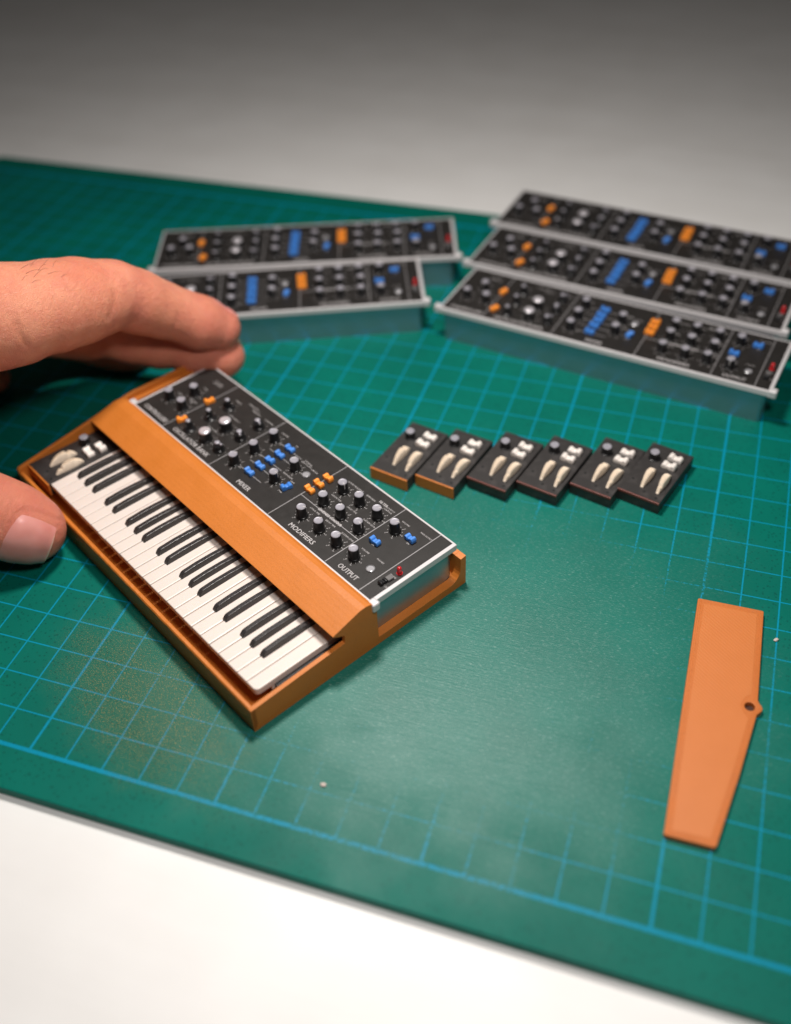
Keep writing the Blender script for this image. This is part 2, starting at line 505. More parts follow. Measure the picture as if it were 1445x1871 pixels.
# body with rounded upright corners
b = MB()
bm = bmesh.new()
bmesh.ops.create_cube(bm, size=1)
for v in bm.verts:
    v.co = Vector((5.79 + v.co.x * 11.36, 1.5 + v.co.y * 2.92, 0.60 + v.co.z * 1.2))
bmesh.ops.bevel(bm, geom=[e for e in bm.edges if abs(e.verts[0].co.z - e.verts[1].co.z) > 0.1], offset=0.16, segments=6, affect='EDGES', profile=0.5)
b.bm(bm)
me_body = b.mesh('metal_body', M_BODY, 40)
b = MB()
b.box(0.06, 11.52, 0.05, 2.95, 1.2, ZT)
me_face = b.mesh('face_plate', M_PANEL)
b = MB()
b.box(0, 11.58, -0.075, 0.038, 1.13, ZT + 0.022, 0.018)
b.box(0, 11.58, 2.945, 3.00, 1.16, ZT + 0.018, 0.015)
b.box(0, 0.065, 0.04, 2.95, 1.18, ZT + 0.016, 0.010)
b.box(11.505, 11.625, 0.04, 2.99, 1.12, ZT + 0.022, 0.014)
for x0, x1 in ((-0.20, 0.05), (11.52, 11.79)):
    bm = bmesh.new()
    bmesh.ops.create_cube(bm, size=1)
    for v in bm.verts:
        v.co = Vector(((x0 + x1) / 2 + v.co.x * (x1 - x0), 0.03 + v.co.y * 0.25, 1.235 + v.co.z * 0.29))
    bmesh.ops.bevel(bm, geom=list(bm.edges), offset=0.06, segments=3, affect='EDGES', profile=0.5)
    b.bm(bm)
me_rim = b.mesh('silver_rim', M_SILVER, 50)
# dividing lines
ln = []
for x in (1.62, 4.17, 7.10, 9.64, 11.05):
    ln.append((x - 0.012, x + 0.012, 0.055, 2.94))
ln.append((7.10, 9.64, 1.208, 1.230))
me_lines = []
for x0, x1, y0, y1 in ln:
    q = MB(); q.box(x0, x1, y0, y1, ZT - 0.002, ZT + 0.006)
    me_lines.append(q.mesh('divider_line', M_LINE))
b = MB()
for y in (0.69, 1.07, 1.43, 1.79, 2.17):     # short connecting bars of the mixer
    b.box(4.85, 5.2, y - 0.010, y + 0.010, ZT, ZT + 0.004)
    b.box(5.50, 5.9, y - 0.010, y + 0.010, ZT, ZT + 0.004)
me_links = b.mesh('mixer_lines', M_LINE)

titles = [('CONTROLLERS', 0.92, 1.22), ('OSCILLATOR BANK', 2.90, 1.85), ('MIXER', 5.65, 0.58), ('MODIFIERS', 8.38, 1.06), ('OUTPUT', 10.36, 0.74)]
me_titles = []
for t_, x, wd_ in titles:
    q = MB(); put_text(q, t_, x, 0.185, 0.152, ZT + 0.005, wd_, 0.0025)
    me_titles.append((q.mesh('section_title', M_PRINT), t_))

pr = MB()
for (x, y) in knobs + bigs:
    R0 = 0.235 if (x, y) in bigs else 0.195
    for j in range(11):
        a = rad(-120 - 30 * j + 360)
        a = rad(240 - 30 * j)
        c_, s_ = math.cos(a), math.sin(a)
        L0, L1 = R0, R0 + (0.05 if j % 2 == 0 else 0.028)
        tw = 0.007
        pr.add([(x + c_ * L0 - s_ * tw, y + s_ * L0 + c_ * tw, ZT + 0.004), (x + c_ * L0 + s_ * tw, y + s_ * L0 - c_ * tw, ZT + 0.004),
                (x + c_ * L1 + s_ * tw, y + s_ * L1 - c_ * tw, ZT + 0.004), (x + c_ * L1 - s_ * tw, y + s_ * L1 + c_ * tw, ZT + 0.004)], [(0, 1, 2, 3)])
        if j % 2 == 0:
            put_text(pr, str(j), x + c_ * (R0 + 0.085), y + s_ * (R0 + 0.085) - 0.02, 0.042, ZT + 0.004)
for (x, y) in rots + pnts:
    for j in range(6):
        a = rad(215 - 50 * j)
        pr.lathe([(0.011, ZT), (0.011, ZT + 0.004)], 6, (x + 0.26 * math.cos(a), y + 0.26 * math.sin(a)))
me_dial = pr.mesh('dial_scales', M_PRINT)

sm = MB()
H = 0.052
lab = [('VOLUME', 10.07, 2.53, 0.30), ('VOLUME', 10.09, 1.06, 0.30), ('MAIN OUTPUT', 10.82, 2.60, 0.44), ('PHONES', 10.66, 1.10, 0.26), ('ON', 10.05, 1.36, 0.10),
       ('ON', 10.67, 2.06, 0.10), ('POWER', 11.30, 0.98, 0.22), ('ON', 11.44, 0.60, 0.08),
       ('CUTOFF FREQUENCY', 7.95, 2.52, 0.66), ('EMPHASIS', 8.62, 2.52, 0.36), ('AMOUNT OF', 9.34, 2.60, 0.36), ('CONTOUR', 9.34, 2.51, 0.33),
       ('ATTACK TIME', 7.92, 1.82, 0.42), ('DECAY TIME', 8.62, 1.82, 0.40), ('SUSTAIN LEVEL', 9.36, 1.82, 0.50),
       ('ATTACK TIME', 7.92, 1.05, 0.42), ('DECAY TIME', 8.62, 1.05, 0.40), ('SUSTAIN LEVEL', 9.36, 1.05, 0.50),
       ('VOLUME', 4.66, 2.49, 0.30), ('EXTERNAL', 6.20, 2.18, 0.34), ('INPUT VOLUME', 6.20, 2.10, 0.44), ('NOISE VOLUME', 6.20, 1.41, 0.44), ('OVERLOAD', 6.60, 2.08, 0.30),
       ('ON', 5.35, 2.40, 0.10), ('WHITE', 6.52, 1.33, 0.18), ('PINK', 6.60, 0.84, 0.16),
       ('OSCILLATOR - 1', 2.90, 2.62, 0.56), ('OSCILLATOR - 2', 2.90, 1.84, 0.56), ('OSCILLATOR - 3', 2.90, 1.05, 0.56), ('RANGE', 2.32, 2.42, 0.26), ('WAVEFORM', 3.82, 2.50, 0.40),
       ('FREQUENCY', 3.16, 2.50, 0.40), ('TUNE', 0.99, 2.06, 0.2), ('GLIDE', 0.60, 1.34, 0.2), ('MODULATION', 1.24, 1.42, 0.38), ('MIX', 1.24, 1.34, 0.12), ('OSCILLATOR', 1.06, 2.55, 0.40), ('MODULATION', 1.06, 2.46, 0.42)]
for t_, x, y, wd_ in lab:
    put_text(sm, t_, x, y, H, ZT + 0.004, wd_)
put_text(sm, 'FILTER', 9.05, 2.60, 0.085, ZT + 0.005, 0.32, 0.003)
put_text(sm, 'LOUDNESS CONTOUR', 8.42, 1.175, 0.088, ZT + 0.009, 0.98, 0.004)
me_small = sm.mesh('small_print', M_PRINT)


def make_panel():
    root = bpy.data.objects.new('control_panel', None)
    COL.objects.link(root)
    root.empty_display_size = 0.5
    obj('metal_body', me_body, root)
    obj('face_plate', me_face, root)
    obj('silver_rim', me_rim, root)
    for m_ in me_lines:
        obj('divider_line', m_, root)
    tag(obj('mixer_lines', me_links, root), kind='stuff')
    for m_, t_ in me_titles:
        tag(obj('section_title', m_, root), 'printed title ' + t_)
    tag(obj('dial_scales', me_dial, root), kind='stuff')
    tag(obj('small_print', me_small, root), kind='stuff')
    rr = random.Random(3)
    for x, y in knobs:
        o = obj('knob', me_knob, root, (x, y, ZT), rad(rr.uniform(-110, 110)))
        obj('cap', me_cap, o)
        obj('pointer_mark', me_mark, o)
    for x, y in bigs:
        o = obj('large_knob', me_big, root, (x, y, ZT), rr.uniform(-1, 1))
        obj('cap', me_bigcap, o)
    for x, y in rots:
        o = obj('selector_knob', me_rot, root, (x, y, ZT), rr.uniform(-1.2, 1.2))
        obj('cap', me_rotcap, o)
    for x, y in pnts:
        o = obj('selector_knob', me_pnt, root, (x, y, ZT), rr.uniform(-0.5, 0.3))
        obj('cap', me_pntcap, o)
    for i, y in enumerate((0.69, 1.07, 1.43, 1.79, 2.17)):
        tag(obj('rocker_switch', me_rb, root, (5.35, y, ZT), math.pi * (i == 2) + rr.uniform(-.06, .06)), 'blue rocker switch')
    tag(obj('rocker_switch', me_rb, root, (6.62, 1.08, ZT), rad(78)), 'blue rocker switch')
    tag(obj('rocker_switch', me_rb, root, (10.04, 1.47, ZT), 0.03), 'blue rocker switch')
    tag(obj('rocker_switch', me_rb, root, (10.62, 2.22, ZT), math.pi - 0.05), 'blue rocker switch')
    for i, (x, y) in enumerate([(7.16, 2.17), (7.17, 1.82), (7.18, 1.48)]):
        tag(obj('rocker_switch', me_ro, root, (x, y, ZT), math.pi * (i == 0) + rr.uniform(-.06, .06)), 'orange rocker switch')
    for x, y, r_ in ((1.68, 1.78, 80), (1.85, 0.64, 70)):
        tag(obj('rocker_switch', me_ro, root, (x, y, ZT), rad(r_)), 'orange rocker switch')
    for x, y in ((6.55, 1.84), (10.69, 0.75)):
        o = obj('jack', me_jack, root, (x, y, ZT))
        obj('jack_socket', me_jackhole, o)
    obj('power_lamp', me_lamp, root, (11.33, 1.20, ZT))
    obj('power_switch', me_rk, root, (11.28, 0.66, ZT), rad(88))
    obj('slide_block', me_slide, root, (11.30, 0.88, ZT), rad(88))
    return root


U = Vector((0.86558874, -0.50075556, 0))
V = Vector((0.50075556, 0.86558874, 0))
A0 = Vector((5.10973687, 2.09684975, 0))
SYN = math.atan2(U.y, U.x)


def syn(u, v, z=0):
    return A0 + U * u + V * v + Vector((0, 0, z))


GP = 'silver-edged control panels of miniature synthesizers'
cp = make_panel()
cp.location = syn(-11.72, 3.985, 0.262)
cp.rotation_euler = (0, 0, SYN)
tag(cp, 'black control panel fitted in the orange case above the keyboard', 'control panel', GP)


rr_p = random.Random(21)


def place_panel(corner, ang, right, label):
    """corner = ground position of the front right (or left) corner"""
    o = copy_tree(cp)
    c = Vector((corner[0], corner[1], 0.002))
    d = Vector((math.cos(rad(ang)), math.sin(rad(ang)), 0))
    o.location = c - d * 11.58 if right else c
    o.rotation_euler = (0, 0, rad(ang))
    for ch in o.children:                       # hand-set knobs: no two panels quite alike
        if 'knob' in ch.name:
            ch.rotation_euler = (rr_p.uniform(-.03, .03), rr_p.uniform(-.03, .03), ch.rotation_euler.z + rr_p.uniform(-1.5, 1.5))
        if 'knob' in ch.name or 'switch' in ch.name:
            ch.location = ch.location + Vector((rr_p.uniform(-.014, .014), rr_p.uniform(-.014, .014), 0))
    tag(o, label, 'control panel', GP)
    return o


place_panel((4.62, 19.70), -10.2, False, 'nearest loose control panel of the right-hand row, behind the small wheel panels')
place_panel((4.75, 22.98), -9.0, False, 'second loose control panel of the right-hand row, counted from the small wheel panels')
place_panel((4.98, 26.22), -8.6, False, 'farthest loose control panel of the right-hand row')
place_panel((3.98, 19.95), 22.2, True, 'loose control panel in the left-hand row, partly behind the fingertips')
place_panel((4.22, 23.30), 19.6, True, 'farther loose control panel of the left-hand row, at the back of the mat')

# ------------------------------------------------------------------ synthesizer case
case = bpy.data.objects.new('synthesizer_case', None)
COL.objects.link(case)
case.location = A0
case.rotation_euler = (0, 0, SYN)
tag(case, 'orange printed case of the miniature synthesizer held by the hand', 'case')


def wobble(poly):
    return poly


c = MB()
c.box(-12.10, -0.003, 0.004, 7.226, 0.002, 0.258, 0.008)                                         # floor
obj('tray_floor', c.mesh('tray_floor', M_ORANGE), case)
# front rail with a slightly ragged top edge
c = MB()
nseg = 90
rr = random.Random(5)
vs, fs = [], []
for i in range(nseg + 1):
    x = -12.10 + 12.10 * i / nseg
    j1 = rr.uniform(-1, 1) * 0.006
    j2 = rr.uniform(-1, 1) * 0.007
    vs += [(x, 0, 0), (x, 0 + j1 * 0.3, 0.79 + j1), (x, 0.03, 0.83 + j1), (x, 0.105 + j2, 0.83 + j2), (x, 0.13, 0.80), (x, 0.13, 0.25)]
for i in range(nseg):
    for q in range(5):
        a = i * 6 + q
        fs.append((a, a + 6, a + 7, a + 1))
fs.append((0, 1, 2, 3, 4, 5))
fs.append(tuple(nseg * 6 + t for t in (5, 4, 3, 2, 1, 0)))
c.add(vs, fs, 0, False)
obj('front_rail', c.mesh('front_rail', M_ORANGE, 50), case)
c = MB()
c.prism([(0.01, 0.0), (0.01, 0.825), (2.96, 0.93), (2.98, 1.20), (2.72, 1.34), (2.66, 1.43), (3.51, 1.695), (3.84, 1.655), (4.05, 1.50), (4.05, 0.0)], -0.13, 0.0, 'x', 0.008)
c.box(-0.20, -0.001, 4.03, 7.0, 0.0, 0.262, 0.006)
obj('end_wall', c.mesh('end_wall', M_ORANGE, 45), case)
c = MB()
c.prism([(2.61, 1.45), (3.05, 1.582), (3.51, 1.715), (3.70, 1.722), (3.84, 1.69), (3.95, 1.62), (3.975, 1.50), (3.975, 1.25), (3.3, 1.22), (2.64, 1.38)], -12.08, 0.001, 'x', 0.012)
obj('name_strip', c.mesh('name_strip', M_ORANGE, 30), case)
c = MB()
c.box(-12.08, -0.10, 3.84, 3.96, 0.25, 1.30)
obj('inner_wall', c.mesh('inner_wall', M_ORANGE), case)
c = MB()
arc = [(6.62, 0.26)] + [(6.62 + 0.40 * math.sin(rad(t)), 0.26 + 0.40 * (1 - math.cos(rad(t)))) for t in range(15, 91, 15)]
c.prism(arc + [(7.03, 1.045), (7.225, 1.07), (7.225, 0.0), (6.62, 0.0)], -0.24, 0.002, 'x', 0.006)
c.prism([(7.03, 0.25), (7.03, 1.05), (7.227, 1.07), (7.227, 0.0), (7.03, 0.0)], -12.08, -0.2401, 'x', 0.006)
obj('back_wall', c.mesh('back_wall', M_ORANGE, 40), case)
# side cheek glued on at the far left, and solid shoulder beside the panel
c = MB()
c.prism([(0.0, 0.0), (-0.01, 0.92), (0.05, 0.98), (2.45, 1.36), (4.0, 1.64), (4.25, 1.665), (7.2, 1.665), (7.25, 1.60), (7.25, 0.0)], -12.24, -12.105, 'x', 0.02)
obj('side_cheek', c.mesh('side_cheek', M_ORANGE, 40), case)
c = MB()
c.box(-12.10, -11.93, 3.98, 7.02, 0.0, 1.50, 0.02)
c.box(-12.10, -11.93, 2.80, 3.84, 0.0, 1.40, 0.0)
obj('shoulder', c.mesh('shoulder', M_ORANGE, 40), case)

# ------------------------------------------------------------------ keyboard
kb = bpy.data.objects.new('keyboard', None)
COL.objects.link(kb)
kb.location = A0
kb.rotation_euler = (0, 0, SYN)
tag(kb, 'ivory and black miniature keyboard lying in the orange case', 'keyboard')
KU0, KU1 = -10.79, -0.30
KW = (KU1 - KU0) / 26
c = MB()
c.box(0.009, KW - 0.009, 0.40, 3.30, 0.78, 0.985, 0.03, seg=3)
c.box(0.03, KW - 0.03, 0.46, 0.60, 0.62, 0.80, 0.01)
me_wk = c.mesh('white_key', M_KEY, 40)
# the end key has a rounder corner
c = MB()
bm = bmesh.new()
bmesh.ops.create_cube(bm, size=1)
for v in bm.verts:
    v.co = Vector((KW / 2 + v.co.x * (KW - 0.012), 1.85 + v.co.y * 2.9, 0.882 + v.co.z * 0.205))
ev = [e for e in bm.edges if abs(e.verts[0].co.z - e.verts[1].co.z) > 0.1 and e.verts[0].co.y < 1 and e.verts[0].co.x > KW / 2]
bmesh.ops.bevel(bm, geom=ev, offset=0.13, segments=5, affect='EDGES', profile=0.5)
bmesh.ops.bevel(bm, geom=[e for e in bm.edges if e.verts[0].co.z > 0.97 and e.verts[1].co.z > 0.97], offset=0.03, segments=3, affect='EDGES', profile=0.5)
c.bm(bm)
c.box(KW - 0.12, KW - 0.02, 0.86, 0.96, 0.60, 0.80, 0.01)
me_wke = c.mesh('white_key', M_KEY, 40)
for i in range(26):
    obj('white_key', me_wke if i == 25 else me_wk, kb, (KU0 + i * KW, rr.uniform(-0.008, 0.008), rr.uniform(-0.004, 0.004)))
prof = [(1.13, 0.98), (1.15, 1.03), (1.21, 1.120), (1.27, 1.145), (1.7, 1.165), (2.2, 1.155), (2.6, 1.125), (3.0, 1.07), (3.3, 1.02), (3.3, 0.96)]
c = MB()
vs, fs = [], []
for a, z in prof:
    t = max(0.0, min(1.0, (z - 0.98) / 0.17))
    hw = 0.086 - 0.022 * t
    vs += [(-hw, a, z), (hw, a, z)]
lo = [(-0.098, a, 0.90) for a, z in prof] + [(0.098, a, 0.90) for a, z in prof]
k0 = len(vs)
for a, z in prof:
    vs += [(-0.09, a, 0.92), (0.09, a, 0.92)]
m_ = len(prof)
for i in range(m_ - 1):
    fs.append((2 * i, 2 * i + 1, 2 * i + 3, 2 * i + 2))
    fs.append((k0 + 2 * i, 2 * i, 2 * i + 2, k0 + 2 * i + 2))
    fs.append((2 * i + 1, k0 + 2 * i + 1, k0 + 2 * i + 3, 2 * i + 3))
fs.append((k0, k0 + 1, 1, 0))
bm = bmesh.new()
bv = [bm.verts.new(p) for p in vs]
for q in fs:
    bm.faces.new([bv[i] for i in q])
bmesh.ops.recalc_face_normals(bm, faces=list(bm.faces))
bmesh.ops.bevel(bm, geom=[e for e in bm.edges if len(e.link_faces) == 2 and e.calc_face_angle(0) > 0.9], offset=0.014, segments=2, affect='EDGES', profile=0.5)
c.bm(bm)
me_bk = c.mesh('black_key', M_BKEY, 35)
pat = {0: -0.04, 1: 0.0, 2: 0.04, 4: -0.03, 5: 0.03}
for i in range(25):
    if i % 7 in pat:
        obj('black_key', me_bk, kb, (KU0 + (i + 1) * KW + pat[i % 7], rr.uniform(-0.012, 0.012), rr.uniform(-0.004, 0.004)), rr.uniform(-0.004, 0.004))
c = MB()
c.box(KU0, KU1 + 0.15, 0.95, 3.35, 0.26, 0.785)
obj('key_bed', c.mesh('key_bed', M_BLACKP), kb)

# ------------------------------------------------------------------ wheel panels
k = MB(); k.box(0, 1.33, 0.0, 2.50, 0.0, 0.42, 0.012)
me_slab = k.mesh('black_slab', M_WPANEL, 40)
k = MB(); k.box(0.0, 1.33, -0.055, 0.002, 0.0, 0.424, 0.018)
me_edge = k.mesh('front_edge', M_ORANGE, 40)
k = MB(); k.box(0.0, 1.33, -0.030, 0.010, 0.345, 0.432, 0.010)
me_edgeb = k.mesh('front_edge', M_BROWN, 40)


def wheel_mesh(L=1.0, H_=0.27, W=0.19, notch=-0.25, ridges=46):
    m = MB()
    Rr = (L * L / 4 + H_ * H_) / (2 * H_)
    vs, fs = [], []
    N = ridges * 2
    for i in range(N + 1):
        t = i / N
        y = -L / 2 + L * t
        zc = math.sqrt(max(0, Rr * Rr - y * y)) - (Rr - H_)
        zc += 0.007 * (1 if i % 2 else -1)
        dn = abs(y - notch)
        zc -= 0.085 * math.exp(-(dn / 0.04) ** 2)
        zc = max(zc, 0.01)
        wv = W / 2 * min(1.0, 0.55 + 0.7 * t) * (0.72 + 0.28 * math.sin(math.pi * t))
        vs += [(-wv, y, 0), (-wv, y, zc * 0.86), (-wv * 0.72, y, zc), (wv * 0.72, y, zc), (wv, y, zc * 0.86), (wv, y, 0)]
    for i in range(N):
        for q in range(5):
            a = i * 6 + q
            fs.append((a, a + 6, a + 7, a + 1))
    fs.append((0, 1, 2, 3, 4, 5)); fs.append(tuple(N * 6 + t for t in (5, 4, 3, 2, 1, 0)))
    m.add(vs, fs, 0, True)
    return m.mesh('wheel', M_CREAM, 60)


me_w1 = wheel_mesh(0.92, 0.27, 0.205, 0.18)
me_w2 = wheel_mesh(0.94, 0.27, 0.205, -0.27)
me_sw = rocker_mesh('white_switch', M_WHITEP, 0.42, 0.23, 0.19)
k = MB(); k.lathe([(0.02, 0.0), (0.045, 0.002), (0.048, 0.004)], 12)
me_dot = k.mesh('screw_hole', M_HOLE)


def make_wheel_panel(label, edge, syn_panel=False):
    r_ = bpy.data.objects.new('wheel_panel', None)
    COL.objects.link(r_)
    obj('black_slab', me_slab, r_)
    if edge == 'orange':
        tag(obj('front_edge', me_edge, r_), 'orange front edge')
    elif edge == 'brown':
        tag(obj('front_edge', me_edgeb, r_), 'thin reddish brown front edge')
    rq = random.Random(label)
    o = obj('knob', me_knob, r_, (0.34, 1.80, 0.42), rq.uniform(-2, 2))
    o.scale = (1.05, 1.05, 0.72)
    obj('cap', me_cap, o)
    obj('wheel', me_w1, r_, (0.58 + rq.uniform(-.02, .02), 0.86 + rq.uniform(-.03, .03), 0.42), rq.uniform(-.07, .05))
    obj('wheel', me_w2, r_, (1.08 + rq.uniform(-.02, .02), 0.83 + rq.uniform(-.04, .03), 0.42), rq.uniform(-.07, .05))
    for x, y in ((0.90, 1.62), (0.93, 2.02)):
        o = obj('white_switch', me_sw, r_, (x, y, 0.42), rq.choice((0, math.pi)) + rq.uniform(-0.05, 0.05))
    for x, y in ((0.20, 0.62), (0.72, 0.26), (1.15, 0.17), (1.12, 2.33)):
        obj('screw_hole', me_dot, r_, (x + rq.uniform(-.02, .02), y, 0.42))
    tag(r_, label, 'wheel panel', 'small black wheel panels')
    return r_


wp = make_wheel_panel('black wheel panel seated in the case left of the piano keys', 'orange')
wp.location = syn(-12.10, 0.36, 0.56)
wp.rotation_euler = (0, 0, SYN)
wp.scale = (0.985, 0.985, 1)
WPS = [((4.725, 11.83), -13.6, 'orange', 'orange-edged wheel panel at the left end of the small row'),
       ((6.175, 11.87), -13.5, 'orange', 'orange-edged wheel panel second in the small row, touching the first brown-edged one'),
       ((7.70, 12.18), -14.5, 'brown', 'brown-edged wheel panel lying right beside an orange-edged one'),
       ((9.19, 12.40), -14.8, 'brown', 'brown-edged wheel panel fourth from the left of the small row'),
       ((10.74, 12.75), -15.2, 'brown', 'brown-edged wheel panel second from the right of the small row'),
       ((12.13, 12.91), -16.6, 'brown', 'brown-edged wheel panel at the right end of the small row')]
for (x, y), a, e, l in WPS:
    o = make_wheel_panel(l, e)
    o.location = (x, y, 0.002)
    o.rotation_euler = (0, 0, rad(a))

# ------------------------------------------------------------------ loose side panel (bottom right)
out = [(0.03, 0), (0, 0.03), (0, 1.66), (0.03, 1.70), (2.98, 1.735), (3.08, 1.78), (3.14, 1.83), (3.22, 1.86), (3.30, 1.84), (3.37, 1.79), (3.44, 1.735),
       (3.55, 1.72), (5.25, 1.47), (7.2, 1.13), (7.25, 1.08), (7.25, 0.03), (7.22, 0)]
sp_ = bpy.data.objects.new('side_panel', None)
COL.objects.link(sp_)
sp_.location = (14.90, 9.41, 0.002)
sp_.rotation_euler = (0, 0, rad(-89.5))
# local x runs along the plate (towards the camera), local y = across; y is mirrored so that the straight edge lies left
HOLE = (3.23, 1.56, 0.125)
TH = 0.15


def plate_mesh():
    bm = bmesh.new()
    loops = {}
    for z in (0.0, TH):
        ov = [bm.verts.new((x, y, z)) for x, y in out]
        hv = [bm.verts.new((HOLE[0] + HOLE[2] * math.cos(2 * math.pi * k_ / 20), HOLE[1] + HOLE[2] * math.sin(2 * math.pi * k_ / 20), z)) for k_ in range(20)]
        eo = [bm.edges.new((ov[i], ov[(i + 1) % len(ov)])) for i in range(len(ov))]
        eh = [bm.edges.new((hv[i], hv[(i + 1) % 20])) for i in range(20)]
        bmesh.ops.triangle_fill(bm, use_beauty=True, edges=eo + eh)
        loops[z] = (ov, hv)
    (o0, h0), (o1, h1) = loops[0.0], loops[TH]
    for i in range(len(o0)):
        j = (i + 1) % len(o0)
        bm.faces.new((o0[i], o0[j], o1[j], o1[i]))
    for i in range(20):
        j = (i + 1) % 20
        bm.faces.new((h0[j], h0[i], h1[i], h1[j]))
    # drop any face filled inside the hole
    kill = [f for f in bm.faces if (f.calc_center_median() - Vector((HOLE[0], HOLE[1], f.calc_center_median().z))).length < HOLE[2] * 0.9 and abs(f.normal.z) > 0.5]
    bmesh.ops.delete(bm, geom=kill, context='FACES_ONLY')
    bmesh.ops.recalc_face_normals(bm, faces=list(bm.faces))
    bmesh.ops.bevel(bm, geom=[e for e in bm.edges if len(e.link_faces) == 2 and e.calc_face_angle(0) > 1.2 and e.verts[0].co.z > TH - 0.01 and e.verts[1].co.z > TH - 0.01],
                    offset=0.022, segments=2, affect='EDGES', profile=0.5)
    for v in bm.verts:
        v.co.y = v.co.y
    m = MB(); m.bm(bm, mat=Matrix.Scale(1, 4))
    return m.mesh('plate', M_PLATE, 45)


obj('plate', plate_mesh(), sp_)
# slightly sunken fill and the printed outlines round it
c = MB()
inn = [(0.17, 0.17), (0.17, 1.53), (2.85, 1.57), (3.0, 1.42), (3.23, 1.33), (3.42, 1.40), (3.6, 1.54), (5.25, 1.30), (7.05, 0.98), (7.08, 0.17)]
c.prism(inn, TH - 0.02, TH + 0.004, 'z', 0.003)
n = NT('plate_fill_plastic')
mp = n.map(rot=(0, 0, rad(40)))
sx = n.node('ShaderNodeSeparateXYZ', {0: mp})
dl = n.math('SINE', n.math('MULTIPLY', sx.outputs[0], 75.0))
n.set(color=n.mix(n.noise(1.5, 4), (0.55, 0.165, 0.036), (0.60, 0.185, 0.045)), rough=0.5,
      normal=n.bump(n.math('ADD', n.math('MULTIPLY', dl, 0.30), n.math('MULTIPLY', n.noise(45, 2), 2.0)), 0.42, 0.007), sss=0.05, sssr=(0.9, 0.4, 0.12), ssss=0.1)
obj('infill', c.mesh('infill', n.m, 45), sp_)
for d in (0.05, 0.10):
    c = MB()
    P_ = [Vector((x, y, 0)) for x, y in out]
    cen = Vector((3.4, 0.85, 0))
    k_ = len(P_)
    pts = []
    for i in range(k_):
        e0 = (P_[i] - P_[i - 1]).normalized(); e1 = (P_[(i + 1) % k_] - P_[i]).normalized()
        nn = Vector((e0.y + e1.y, -(e0.x + e1.x), 0)).normalized()
        pts.append(P_[i] + nn * (d if (cen - P_[i]).dot(nn) > 0 else -d))
    vs, fs = [], []
    for p in pts:
        q = (cen - p).normalized() * 0.014
        vs += [tuple(p + Vector((0, 0, TH))), tuple(p + q * 0.5 + Vector((0, 0, TH + 0.006))), tuple(p + q + Vector((0, 0, TH)))]
    for i in range(k_):
        j = (i + 1) % k_
        fs += [(3 * i, 3 * j, 3 * j + 1, 3 * i + 1), (3 * i + 1, 3 * j + 1, 3 * j + 2, 3 * i + 2)]
    c.add(vs, fs)
    obj('printed_outline', c.mesh('printed_outline', M_PLATE), sp_)
c = MB()
c.lathe([(0.118, 0.001), (0.118, 0.03)], 16, (HOLE[0], HOLE[1]))
obj('blind_hole', c.mesh('blind_hole', plain('dark_orange_shade', (0.05, 0.012, 0.003), 0.7)), sp_)
tag(sp_, 'loose pale orange side panel with a small hole, lying flat at the right', 'side panel')

# crumbs
for x, y, a, l in ((16.98, 8.62, 40, 'tiny white crumb beside the loose orange side panel'), (7.26, 1.20, 10, 'tiny pinkish crumb near the front edge of the mat')):
    c = MB()
    bm = bmesh.new()
    bmesh.ops.create_icosphere(bm, subdivisions=2, radius=0.05)
    for v in bm.verts:
        v.co.x *= 1.5; v.co.z *= 0.6
        v.co *= 1 + random.uniform(-0.15, 0.15)
    c.bm(bm)
    tag(obj('crumb', c.mesh('crumb', plain('crumb_plastic', (0.6, 0.5, 0.45), 0.6)), None, (x, y, 0.03), rad(a)), l, 'crumb')

# ------------------------------------------------------------------ the hand: one continuous surface from a blended distance field
INDEX = [(-1.37, 14.48, 2.58, 0.74), (-1.96, 14.04, 3.09, 0.85), (-2.57, 13.65, 3.66, 0.86), (-3.02, 12.96, 4.31, 0.95), (-3.41, 12.26, 4.92, 1.1), (-3.9, 11.45, 5.17, 1.17), (-4.44, 10.4, 5.5, 1.22), (-5.05, 9.49, 5.69, 1.27), (-6.35, 8.23, 6.1, 1.43)]
MIDDLE = [(-1.36, 14.56, 1.56, 0.68), (-2.24, 14.38, 1.71, 0.78), (-3.28, 14.15, 2.01, 0.82), (-4.26, 13.82, 2.34, 0.9), (-5.11, 13.34, 2.76, 0.97), (-5.9, 12.33, 3.51, 1.02), (-6.48, 10.91, 4.36, 1.12), (-7.44, 9.19, 5.19, 1.27)]
RING = [(-5.34, 15.14, 0.56, 0.61), (-6.04, 14.96, 0.79, 0.73), (-6.94, 14.65, 1.25, 0.8), (-7.85, 13.95, 1.9, 0.9), (-8.33, 12.58, 2.91, 1.0), (-8.92, 10.49, 3.97, 1.17)]
PINKY = [(-9.37, 12.5, 0.6, 0.57), (-9.86, 12.27, 1.13, 0.64), (-10.12, 11.89, 2.01, 0.71), (-10.54, 11.01, 3.05, 0.92)]
THUMB = [(-3.39, 5.9, 1.08, 0.95), (-3.84, 5.76, 1.4, 1.09), (-4.53, 5.58, 1.76, 1.15), (-5.43, 5.38, 2.34, 1.2), (-6.81, 5.29, 3.2, 1.3), (-8.28, 5.4, 4.14, 1.5)]
PALM = [(-7.47, 8.6, 5.41, 1.63), (-8.98, 8.0, 4.8, 1.94), (-10.15, 6.93, 4.17, 2.04), (-12.44, 7.09, 4.59, 2.35), (-16.55, 6.1, 4.71, 2.45)]
